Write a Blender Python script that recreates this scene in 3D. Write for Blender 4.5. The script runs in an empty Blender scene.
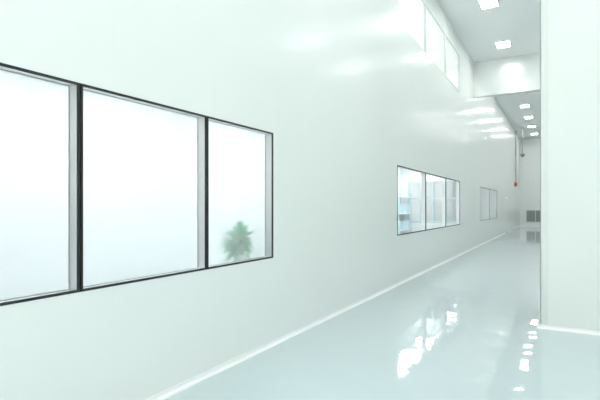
import bpy, math, random
from mathutils import Vector
random.seed(4)
S=bpy.context.scene
S.view_settings.view_transform='Standard'
col=S.collection
W=2.9; H=1.6; CZ=7.2; YE=42.0; YB=-4.0; XR=4.3

# ---------------- materials ----------------
def mat(name,color,rough=0.5,coat=0,coatr=0.1,metal=0,bump=0,bscale=1,seam=None,emit=0,spec=0.5,var=0.0,coatior=1.5,detail=2):
    m=bpy.data.materials.new(name); m.use_nodes=True
    nt=m.node_tree; N=nt.nodes; L=nt.links; b=N['Principled BSDF']
    b.inputs['Base Color'].default_value=(*color,1); b.inputs['Roughness'].default_value=rough
    b.inputs['Metallic'].default_value=metal
    b.inputs['Coat Weight'].default_value=coat; b.inputs['Coat Roughness'].default_value=coatr; b.inputs['Coat IOR'].default_value=coatior
    b.inputs['Specular IOR Level'].default_value=spec
    if emit:
        b.inputs['Emission Color'].default_value=(1,1,0.98,1); b.inputs['Emission Strength'].default_value=emit
    tc=N.new('ShaderNodeTexCoord')
    nz=N.new('ShaderNodeTexNoise'); nz.inputs['Scale'].default_value=bscale; nz.inputs['Detail'].default_value=detail
    L.new(tc.outputs['Object'],nz.inputs['Vector'])
    mix=N.new('ShaderNodeMixRGB'); mix.inputs[1].default_value=(*[c*(1-var) for c in color],1); mix.inputs[2].default_value=(*color,1)
    L.new(nz.outputs['Fac'],mix.inputs[0]); last=mix.outputs[0]
    if seam:
        axis,period,width,dark=seam
        sp=N.new('ShaderNodeSeparateXYZ'); L.new(tc.outputs['Object'],sp.inputs[0])
        a=N.new('ShaderNodeMath'); a.operation='PINGPONG'; a.inputs[1].default_value=period/2
        L.new(sp.outputs[axis],a.inputs[0])
        c=N.new('ShaderNodeMath'); c.operation='LESS_THAN'; c.inputs[1].default_value=width/2
        L.new(a.outputs[0],c.inputs[0])
        m2=N.new('ShaderNodeMixRGB'); m2.inputs[2].default_value=(*[x*dark for x in color],1)
        L.new(c.outputs[0],m2.inputs[0]); L.new(last,m2.inputs[1]); last=m2.outputs[0]
    L.new(last,b.inputs['Base Color'])
    if bump:
        bp=N.new('ShaderNodeBump'); bp.inputs['Strength'].default_value=1; bp.inputs['Distance'].default_value=bump
        L.new(nz.outputs['Fac'],bp.inputs['Height'])
        L.new(bp.outputs[0],b.inputs['Normal']); L.new(bp.outputs[0],b.inputs['Coat Normal'])
    return m
M_wall=mat('wall_panel_paint',(0.90,0.935,0.912),0.45,coat=0.8,coatr=0.21,bump=0.003,bscale=1.3,seam=('Y',1.15,0.005,0.97))
M_head=mat('header_panel_paint',(0.91,0.94,0.92),0.45,coat=1,coatr=0.18,coatior=3.4)
M_col=mat('column_panel_paint',(0.84,0.88,0.855),0.45,coat=0.4,coatr=0.2)
M_ceil=mat('ceiling_panel_paint',(0.945,0.96,0.95),0.55,seam=('Y',1.2,0.02,0.95))
M_floor=mat('epoxy_floor',(0.575,0.69,0.72),0.3,coat=1,coatr=0.02,bump=0.0022,bscale=3.4,var=0.02,spec=0.1,detail=1.5,coatior=1.65)
M_base=mat('white_cove_trim',(0.96,0.98,0.97),0.3,coat=0.4)
M_black=mat('black_gasket_frame',(0.012,0.014,0.014),0.35)
M_alu=mat('aluminium_trim',(0.74,0.78,0.75),0.35,metal=0.15)
M_lin=mat('window_lining_paint',(0.95,0.97,0.955),0.4)
M_clf=mat('clerestory_frame_paint',(0.70,0.75,0.72),0.4)
M_white=mat('white_lacquer',(0.88,0.92,0.90),0.35)
M_blue=mat('pale_blue_panel',(0.62,0.80,0.89),0.4)
M_room=mat('cleanroom_inner_wall',(0.89,0.925,0.95),0.5)
M_lamp=mat('lamp_diffuser',(1,1,1),0.4,emit=37)
M_added_lamp=mat('added_room_lamp_diffuser',(1,1,1),0.4,emit=12.8)
M_red=mat('red_enamel',(0.55,0.14,0.12),0.35)
M_dark=mat('dark_grille_metal',(0.2,0.23,0.23),0.45)
M_mid=mat('grey_pipe_paint',(0.42,0.45,0.44),0.4)
M_pale=mat('pale_blue_grey_frame',(0.60,0.74,0.80),0.4)
M_pot=mat('white_ceramic',(0.93,0.95,0.94),0.25)
M_soil=mat('dark_soil',(0.06,0.04,0.03),0.9,bscale=40,var=0.5)
def leafmat():
    m=bpy.data.materials.new('leaf_green_translucent'); m.use_nodes=True; nt=m.node_tree; N=nt.nodes;L=nt.links
    N.remove(N['Principled BSDF']); o=N['Material Output']
    nz=N.new('ShaderNodeTexNoise'); nz.inputs['Scale'].default_value=9
    rp=N.new('ShaderNodeValToRGB'); rp.color_ramp.elements[0].color=(0.01,0.40,0.14,1); rp.color_ramp.elements[1].color=(0.08,0.68,0.30,1); L.new(nz.outputs[0],rp.inputs[0])
    d=N.new('ShaderNodeBsdfDiffuse'); t=N.new('ShaderNodeBsdfTranslucent'); L.new(rp.outputs[0],d.inputs[0]); L.new(rp.outputs[0],t.inputs[0])
    x=N.new('ShaderNodeMixShader'); x.inputs[0].default_value=0.45; L.new(d.outputs[0],x.inputs[1]); L.new(t.outputs[0],x.inputs[2]); L.new(x.outputs[0],o.inputs[0])
    return m
M_leaf=leafmat()

def glassmat():
    m=bpy.data.materials.new('clear_glass'); m.use_nodes=True; nt=m.node_tree; N=nt.nodes;L=nt.links
    N.remove(N['Principled BSDF']); o=N['Material Output']
    t=N.new('ShaderNodeBsdfTransparent'); t.inputs[0].default_value=(0.985,0.99,0.99,1)
    g=N.new('ShaderNodeBsdfGlossy'); g.inputs['Roughness'].default_value=0.02
    f=N.new('ShaderNodeFresnel'); f.inputs[0].default_value=1.45
    x=N.new('ShaderNodeMixShader'); L.new(f.outputs[0],x.inputs[0]);L.new(t.outputs[0],x.inputs[1]);L.new(g.outputs[0],x.inputs[2]);L.new(x.outputs[0],o.inputs[0])
    return m
def frostmat(name,tint,k,rough):
    m=bpy.data.materials.new(name); m.use_nodes=True; nt=m.node_tree; N=nt.nodes;L=nt.links
    N.remove(N['Principled BSDF']); o=N['Material Output']
    r=N.new('ShaderNodeBsdfRefraction'); r.inputs['IOR'].default_value=1.2; r.inputs['Roughness'].default_value=rough; r.inputs[0].default_value=(*tint,1)
    t=N.new('ShaderNodeBsdfTranslucent'); t.inputs[0].default_value=(*tint,1)
    x=N.new('ShaderNodeMixShader'); x.inputs[0].default_value=k
    L.new(r.outputs[0],x.inputs[1]); L.new(t.outputs[0],x.inputs[2]); L.new(x.outputs[0],o.inputs[0])
    return m
M_glass=glassmat(); M_frost=frostmat('frosted_film',(0.99,0.995,1),0.20,0.27)
M_frost2=frostmat('clerestory_frosted_film',(0.93,0.95,0.94),0.5,0.3)

# ---------------- helpers ----------------
def mesh(name,verts,faces,m,loc=(0,0,0),parent=None,bevel=0,smooth=False,mats=None):
    me=bpy.data.meshes.new(name); me.from_pydata([tuple(Vector(v)-Vector(loc)) for v in verts],[],faces); me.update()
    o=bpy.data.objects.new(name,me); col.objects.link(o); me.materials.append(m); o.location=loc
    if parent:
        o.parent=parent; o.location=Vector(loc)-parent.location
    if smooth:
        for p in me.polygons: p.use_smooth=True
    if bevel:
        b=o.modifiers.new('bevel','BEVEL'); b.width=bevel; b.segments=2
    return o
def bx(b,V,F):
    x0,x1,y0,y1,z0,z1=b; n=len(V)
    V+=[(x0,y0,z0),(x1,y0,z0),(x1,y1,z0),(x0,y1,z0),(x0,y0,z1),(x1,y0,z1),(x1,y1,z1),(x0,y1,z1)]
    F+=[(n,n+3,n+2,n+1),(n+4,n+5,n+6,n+7),(n,n+1,n+5,n+4),(n+1,n+2,n+6,n+5),(n+2,n+3,n+7,n+6),(n+3,n,n+4,n+7)]
def boxes(name,bl,m,**k):
    V=[];F=[]
    for b in bl: bx(b,V,F)
    return mesh(name,V,F,m,**k)
def cyl(V,F,p0,p1,r0,r1=None,n=16):
    r1=r0 if r1 is None else r1
    p0=Vector(p0);p1=Vector(p1);d=(p1-p0).normalized()
    a=d.orthogonal().normalized(); b=d.cross(a); s=len(V)
    for p,r in((p0,r0),(p1,r1)):
        for i in range(n):
            t=2*math.pi*i/n; V.append(tuple(p+a*r*math.cos(t)+b*r*math.sin(t)))
    for i in range(n): F.append((s+i,s+(i+1)%n,s+n+(i+1)%n,s+n+i))
    F.append(tuple(s+i for i in reversed(range(n)))); F.append(tuple(s+n+i for i in range(n)))
def struct(o,label=None):
    o['kind']='structure'
    if label:o['label']=label
    return o
def thing(o,label,cat,group=None):
    o['label']=label;o['category']=cat
    if group:o['group']=group
    return o
def empty(name,loc):
    e=bpy.data.objects.new(name,None); e.location=loc; col.objects.link(e); e.empty_display_size=0.1; return e

# ---------------- shell ----------------
ZB,ZT=1.01,2.46
groups=[(0.715,4.50),(9.17,15.95),(20.4,26.3)]
cl=(9.17,15.95); CB,CT=5.39,6.66
door=(30.6,32.0)
def wall_with_holes(name,x0,x1,y0,y1,z0,z1,holes,m):
    ys=sorted({y0,y1,*[h[0] for h in holes],*[h[1] for h in holes]})
    zs=sorted({z0,z1,*[h[2] for h in holes],*[h[3] for h in holes]})
    V=[];F=[];idx={}
    def vid(x,y,z):
        k=(x,y,z)
        if k not in idx: idx[k]=len(V);V.append(k)
        return idx[k]
    def solid(i,j):
        if i<0 or j<0 or i>=len(ys)-1 or j>=len(zs)-1: return False
        cy=(ys[i]+ys[i+1])/2;cz=(zs[j]+zs[j+1])/2
        return not any(h[0]<cy<h[1] and h[2]<cz<h[3] for h in holes)
    for i in range(len(ys)-1):
        for j in range(len(zs)-1):
            if not solid(i,j): continue
            a,b,c,d=ys[i],ys[i+1],zs[j],zs[j+1]
            F.append([vid(x1,a,c),vid(x1,b,c),vid(x1,b,d),vid(x1,a,d)])
            F.append([vid(x0,a,c),vid(x0,a,d),vid(x0,b,d),vid(x0,b,c)])
            if not solid(i-1,j):F.append([vid(x0,a,c),vid(x1,a,c),vid(x1,a,d),vid(x0,a,d)])
            if not solid(i+1,j):F.append([vid(x0,b,c),vid(x0,b,d),vid(x1,b,d),vid(x1,b,c)])
            if not solid(i,j-1):F.append([vid(x0,a,c),vid(x0,b,c),vid(x1,b,c),vid(x1,a,c)])
            if not solid(i,j+1):F.append([vid(x0,a,d),vid(x1,a,d),vid(x1,b,d),vid(x0,b,d)])
    return mesh(name,V,F,m)
holes=[(a,b,ZB,ZT) for a,b in groups]+[(cl[0],cl[1],CB,CT),(door[0],door[1],0,2.2)]
struct(wall_with_holes('wall_left',-W-0.12,-W,YB,YE,0,CZ,holes,M_wall),'glossy pale green sandwich panel cleanroom wall')
struct(boxes('floor',[(-6.2,XR+.1,YB,YE+.1,-0.1,0)],M_floor),'glossy grey blue epoxy floor')
struct(boxes('ceiling',[(-W-0.12,XR+.1,YB,YE+.1,CZ,CZ+0.1)],M_ceil),'pale grey panelled ceiling')
struct(boxes('wall_end',[(-W,XR,YE,YE+0.1,0,CZ)],M_wall),'pale end wall of the corridor')
struct(boxes('wall_right',[(XR,XR+0.1,YB,YE,0,CZ)],M_wall),'pale panel side wall')
struct(boxes('wall_header',[(-W,XR,18.8,19.1,5.86,CZ)],M_head),'pale header beam across the corridor below the ceiling')
struct(boxes('wall_column',[(-0.22,0.95,6.86,8.0,0,CZ)],M_col),'pale panelled column block')
struct(boxes('trim_1',[(-0.226,-0.14,6.852,6.86,0,CZ),(-0.228,-0.22,6.852,6.93,0,CZ)],M_alu),'aluminium corner profile on the column')
def cove(name,pts,path,m):
    V=[];F=[];n=len(pts)
    for P in path:
        for q in pts: V.append(P(q))
    for i in range(len(path)-1):
        for k in range(n-1): F.append((i*n+k,i*n+k+1,(i+1)*n+k+1,(i+1)*n+k))
    return mesh(name,V,F,m)
r=0.03
prof=[(0,0.052),(0.008,0.052),(0.008,0.038)]+[(0.008+r*(1-math.cos(t)),0.008+r*(1-math.sin(t))) for t in [math.pi/2*i/6 for i in range(7)]]+[(0.008+r+0.004,0.0)]
def runy(x,y): return lambda q:(x+q[0],y,q[1]+0.001)
struct(cove('baseboard_left',prof,[runy(-W,YB),runy(-W,door[0])],M_base),'white coved skirting')
struct(cove('baseboard_left_far',prof,[runy(-W,door[1]),runy(-W,YE)],M_base)).name='baseboard_left.001'
def corner(x,y,sx,sy): return lambda q:(x+sx*q[0],y+sy*q[0],q[1]+0.001)
struct(cove('baseboard_column',prof,[corner(0.95,8.0,1,1),corner(0.95,6.852,1,-1),corner(-0.228,6.852,-1,-1),corner(-0.228,8.0,-1,1)],M_base),'white coved skirting around the column')
struct(cove('baseboard_end',prof,[lambda q:(-W,YE-q[0],q[1]+.001),lambda q:(XR,YE-q[0],q[1]+.001)],M_base),'white coved skirting')

XA=-5.4
struct(boxes('wall_inner_room',[(XA-0.1,XA,YB,29,0,3.3)],M_room),'pale blue white wall of the adjoining room')
struct(boxes('ceiling_inner_room',[(XA-0.1,-W-0.12,YB,29,3.3,3.38)],M_white),'white ceiling of the adjoining room')
struct(boxes('wall_inner_end',[(XA,-W-0.12,29,29.1,0,3.3)],M_room),'end wall of the adjoining room')
struct(boxes('wall_inner_start',[(XA,-W-0.12,YB,YB+.1,0,3.3)],M_room),'near end wall of the adjoining room')
PY=17.5
struct(boxes('wall_partition',[(XA,-W-0.12,PY,PY+.08,0,1.0),(XA,-W-0.12,PY,PY+.08,2.6,3.3),(XA,-5.1,PY,PY+.08,1,2.6),(-3.2,-W-.12,PY,PY+.08,1,2.6)],M_room),'partition between the adjoining rooms')

# ---------------- windows ----------------
wn=0
def window(y0,y1,z0,z1,mf,fw,frost,label,lin=M_lin,depth=0.11):
    global wn; wn+=1
    g=0.003; y0+=g;y1-=g
    xf=-W+0.003; c=((-W),(y0+y1)/2,z0)
    fr=boxes('window_%d'%wn,[(-W-0.01,xf,y0,y1,z1-fw,z1),(-W-0.01,xf,y0,y1,z0,z0+fw),(-W-0.01,xf,y0,y0+fw,z0+fw,z1-fw),(-W-0.01,xf,y1-fw,y1,z0+fw,z1-fw)],mf,loc=c,bevel=0.001)
    struct(fr,label)
    xi=-W-depth
    t=0.01
    boxes('lining',[(xi,-W-.01,y0+.003,y0+t+.003,z0+t,z1-t),(xi,-W-.01,y1-t-.003,y1-.003,z0+t,z1-t),(xi,-W-.01,y0+.003,y1-.003,z0+.002,z0+t),(xi,-W-.01,y0+.003,y1-.003,z1-t,z1-.002)],lin,loc=c,parent=fr)
    V=[(-W-.004,y0+fw*.8,z0+fw*.8),(-W-.004,y1-fw*.8,z0+fw*.8),(-W-.004,y1-fw*.8,z1-fw*.8),(-W-.004,y0+fw*.8,z1-fw*.8)]
    mesh('glass_pane',V,[(0,1,2,3)],M_glass,loc=c,parent=fr)
    if frost:
        boxes('frosted_panel',[(xi+.002,xi+.010,y0+t+.003,y1-t-.003,z0+t,z1-t)],frost,loc=c,parent=fr)
    s=0.006;ya,yb,za,zb=y0+t+.003,y1-t-.003,z0+t,z1-t
    boxes('inner_bead',[(xi+.010,xi+.016,ya,yb,za,za+s),(xi+.010,xi+.016,ya,yb,zb-s,zb),(xi+.010,xi+.016,ya,ya+s,za+s,zb-s),(xi+.010,xi+.016,yb-s,yb,za+s,zb-s)],M_mid if mf is M_black and frost else M_white,loc=c,parent=fr)
    return fr
for a,b in [(0.715,2.03),(2.03,3.347),(3.347,4.50)]:
    window(a,b,ZB,ZT,M_black,0.018,M_frost,'black framed cleanroom window with frosted white glazing')
for a,b in [(9.17,11.49),(11.49,13.8),(13.8,15.95)]:
    window(a,b,ZB,ZT,M_black,0.026,None,'dark framed clear cleanroom window')
for a,b in [(20.4,23.3),(23.3,26.3)]:
    window(a,b,ZB,ZT,M_dark,0.03,None,'grey framed clear cleanroom window')
for a,b in [(9.17,11.49),(11.49,13.8),(13.8,15.95)]:
    window(a,b,CB,CT,M_clf,0.04,M_frost2,'high white framed frosted window under the ceiling',lin=M_lin,depth=0.06)
wn+=1
c=(-4.15,PY,1.0)
bars=[(-5.1,-3.2,PY-.02,PY+.1,1.0,1.06),(-5.1,-3.2,PY-.02,PY+.1,2.54,2.6)]
for x in [-5.1,-4.64,-4.17,-3.7,-3.25]: bars.append((x,x+.05,PY-.02,PY+.1,1.06,2.54))
bars.append((-5.05,-3.25,PY-.01,PY+.09,1.9,1.94))
pw=struct(boxes('window_%d'%wn,bars,M_pale,loc=c,bevel=0.003),'pale mullioned interior window in the partition')
mesh('glass_pane',[(-5.1,PY+.04,1.0),(-3.2,PY+.04,1.0),(-3.2,PY+.04,2.6),(-5.1,PY+.04,2.6)],[(0,1,2,3)],M_glass,loc=c,parent=pw)
dr=struct(boxes('door_1',[(-W-.05,-W-.006,door[0]+.04,(door[0]+door[1])/2-.003,0.01,2.16),(-W-.05,-W-.006,(door[0]+door[1])/2+.003,door[1]-.04,0.01,2.16)],M_wall,loc=(-W,31.3,0),bevel=.003),'pale double door in the corridor wall')
boxes('door_frame',[(-W-.1,-W+.004,door[0],door[0]+.04,0,2.2),(-W-.1,-W+.004,door[1]-.04,door[1],0,2.2),(-W-.1,-W+.004,door[0]+.04,door[1]-.04,2.16,2.2)],M_white,loc=(-W,31.3,0),parent=dr)
boxes('handle',[(-W-.008,-W+.03,31.2,31.22,1.0,1.03),(-W+.015,-W+.03,31.1,31.2,1.0,1.03)],M_mid,loc=(-W,31.3,1),parent=dr)

# ---------------- lamps ----------------
def lamp(name,loc,w,l,md,label,cat,group,src=None):
    if src:
        o=src.copy(); o.location=loc; col.objects.link(o)
        for ch in src.children:
            k=ch.copy(); k.parent=o; col.objects.link(k)
        return o
    x,y,z=loc; t=0.03
    e=boxes(name,[(x-w/2-t,x+w/2+t,y-l/2-t,y-l/2,z-.025,z),(x-w/2-t,x+w/2+t,y+l/2,y+l/2+t,z-.025,z),(x-w/2-t,x-w/2,y-l/2,y+l/2,z-.025,z),(x+w/2,x+w/2+t,y-l/2,y+l/2,z-.025,z)],M_white,loc=loc,bevel=.003)
    boxes('lamp_diffuser',[(x-w/2,x+w/2,y-l/2,y+l/2,z-.018,z-.004)],md,loc=(x,y,z-.01),parent=e)
    thing(e,label,cat,group); return e
src=None
for X in (-1.70,1.58):
    for i in range(12):
        loc=(X,-1.3+3.7*i,CZ)
        o=lamp('ceiling_light',loc,0.42,0.62,M_lamp,'white rectangular panel light set on the ceiling','ceiling light','corridor ceiling panel lights',src)
        src=src or o
src=None
for y in (0.8,2.6,4.4,7,9.5,11.5,13.5,15,16.6,19,21.5,24,26.5):  # unseen room lamps, added and set closer mid-row to brighten the window panes
    o=lamp('ceiling_light',(-4.25,y,3.3),0.6,1.1,M_added_lamp,'unseen white panel light added on the adjoining room ceiling to brighten the windows','ceiling light','added adjoining room panel lights',src)
    src=src or o

# ---------------- objects ----------------
px,py,pz=-3.26,4.34,0.98
st=empty('plant_stand',(px,py,0)); thing(st,'slim white round pedestal stand under the potted plant','plant stand')
V=[];F=[];cyl(V,F,(px,py,pz-.02),(px,py,pz),.09,n=32)
mesh('stand_top',V,F,M_white,loc=(px,py,pz-.02),parent=st)
V=[];F=[];cyl(V,F,(px,py,.03),(px,py,pz-.02),.025,n=20)
mesh('pole',V,F,M_white,loc=(px,py,0),parent=st)
V=[];F=[];cyl(V,F,(px,py,0),(px,py,.03),.14,.12,n=32)
mesh('base',V,F,M_white,loc=(px,py,0),parent=st)
pl=empty('potted_plant',(px,py,pz)); thing(pl,'small bushy green potted plant seen through frosted glass','potted plant')
V=[];F=[];pr=[(0.045,0),(0.06,0.005),(0.075,0.09),(0.08,0.095),(0.08,0.105),(0.07,0.105),(0.066,0.085)]
n=24
for rr,zz in pr:
    for i in range(n):
        t=2*math.pi*i/n; V.append((px+rr*math.cos(t),py+rr*math.sin(t),pz+zz+.001))
for k in range(len(pr)-1):
    for i in range(n): F.append((k*n+i,k*n+(i+1)%n,(k+1)*n+(i+1)%n,(k+1)*n+i))
F.append(tuple(reversed(range(n))))
mesh('pot',V,F,M_pot,loc=(px,py,pz),parent=pl,smooth=True)
V=[];F=[];cyl(V,F,(px,py,pz+.07),(px,py,pz+.09),.067,n=24)
mesh('soil',V,F,M_soil,loc=(px,py,pz+.07),parent=pl)
V=[];F=[]
for k in range(300):
    az=random.uniform(0,2*math.pi); el=random.uniform(-0.55,1.5); Ln=random.uniform(.16,.27)
    rad=math.cos(el)
    if math.cos(az)*rad>.45: Ln*=.62
    seg=7; p=Vector((px,py,pz+random.uniform(.11,.24))); d=Vector((math.cos(az)*rad,math.sin(az)*rad,math.sin(el)+.1)).normalized()
    side=Vector((-math.sin(az),math.cos(az),0)); s0=len(V)
    for j in range(seg+1):
        u=j/seg; wdt=0.03*math.sin(math.pi*min(1,u*.9+.08))
        V+= [tuple(p-side*wdt),tuple(p+Vector((0,0,-.004))),tuple(p+side*wdt)]
        p=p+d*Ln/seg; d=(d+Vector((0,0,-.10))).normalized()
    for j in range(seg):
        a=s0+3*j; F+=[(a,a+1,a+4,a+3),(a+1,a+2,a+5,a+4)]
mesh('foliage',V,F,M_leaf,loc=(px,py,pz+.09),parent=pl,smooth=True)

def rack(x0,x1,y0,y1,label):
    c=((x0+x1)/2,(y0+y1)/2,0); e=empty('storage_rack',c); thing(e,label,'rack')
    for x in (x0,x1-.04):
        for y in (y0,y1-.04):
            boxes('post',[(x,x+.04,y,y+.04,0,2.1)],M_pale,loc=(x,y,0),parent=e)
    for z in (.15,.75,1.35,1.95):
        boxes('shelf',[(x0+.005,x1-.005,y0+.042,y1-.042,z,z+.03)],M_white,loc=(c[0],c[1],z),parent=e,bevel=.003)
    return e
rack(-5.35,-4.9,15.7,17.3,'pale metal storage rack with white shelves')
for y in (15.8,16.3,16.8):
    for z in (.78,1.38):
        b=boxes('storage_bin',[(-5.3,-4.95,y,y+.38,z+.001,z+.3),(-5.31,-4.94,y-.01,y+.39,z+.3,z+.33)],M_blue,loc=(-5.12,y,z),bevel=.006)
        thing(b,'pale blue lidded plastic storage bin on a rack shelf','storage bin','storage bins on the rack')
gx0,gx1=-2.43,-1.05; gz0,gz1=.36,1.36
g=empty('air_grille',((gx0+gx1)/2,YE,gz0)); thing(g,'grey louvred return air grille low on the end wall','air grille')
fw=.05; mid=(gx0+gx1)/2
boxes('grille_frame',[(gx0,gx1,YE-.03,YE-.001,gz0,gz0+fw),(gx0,gx1,YE-.03,YE-.001,gz1-fw,gz1),(gx0,gx0+fw,YE-.03,YE-.001,gz0+fw,gz1-fw),(gx1-fw,gx1,YE-.03,YE-.001,gz0+fw,gz1-fw),(mid-.03,mid+.03,YE-.03,YE-.001,gz0+fw,gz1-fw)],M_alu,loc=g.location,parent=g)
sl=[]
for x0,x1 in((gx0+fw,mid-.03),(mid+.03,gx1-fw)):
    z=gz0+fw
    while z<gz1-fw-.04: sl.append((x0,x1,YE-.022,YE-.004,z+.008,z+.045)); z+=.06
boxes('louvre_panel',sl,M_mid,loc=g.location,parent=g)
boxes('backing_plate',[(gx0+.01,gx1-.01,YE-.003,YE-.001,gz0+.01,gz1-.01)],M_dark,loc=g.location,parent=g)
e=empty('fire_alarm',(-W,37.0,3.1)); thing(e,'red fire alarm sounder on a grey vertical conduit','fire alarm')
V=[];F=[];cyl(V,F,(-W+.10,37,3.4),(-W+.10,37,CZ-.001),.04)
for z in (4.2,5.4,6.6): bx((-W+.001,-W+.06,36.95,37.05,z,z+.05),V,F)
mesh('conduit',V,F,M_mid,loc=e.location,parent=e)
V=[];F=[];cyl(V,F,(-W+.001,37,3.25),(-W+.14,37,3.25),.16,n=24);cyl(V,F,(-W+.14,37,3.25),(-W+.2,37,3.25),.14,.07,n=24)
mesh('sounder',V,F,M_red,loc=e.location,parent=e,bevel=.01)
cx,cy=-2.3,36.0
e=empty('security_camera',(cx,cy,CZ)); thing(e,'dark security camera hanging from a thin ceiling rod','security camera')
V=[];F=[];cyl(V,F,(cx,cy,5.35),(cx,cy,CZ-.001),.03);cyl(V,F,(cx,cy,CZ-.04),(cx,cy,CZ-.001),.09)
mesh('rod',V,F,M_mid,loc=e.location,parent=e)
V=[];F=[];cyl(V,F,(cx,cy,5.35),(cx,cy,5.22),.13,.14,n=24);cyl(V,F,(cx,cy,5.22),(cx,cy,5.12),.12,.05,n=24)
mesh('camera_dome',V,F,M_dark,loc=e.location,parent=e,smooth=False,bevel=.008)

# ---------------- world / camera ----------------
w=bpy.data.worlds.new('world'); S.world=w; w.use_nodes=True
b=w.node_tree.nodes['Background']; b.inputs[0].default_value=(0.955,1.0,0.975,1); b.inputs[1].default_value=1.85
cam=bpy.data.cameras.new('camera'); co=bpy.data.objects.new('camera',cam); col.objects.link(co)
co.location=(0,0,H); co.rotation_euler=(math.pi/2,0,math.atan2(260,460))
cam.sensor_width=36; cam.lens=27.6; cam.shift_y=7/600
S.camera=co
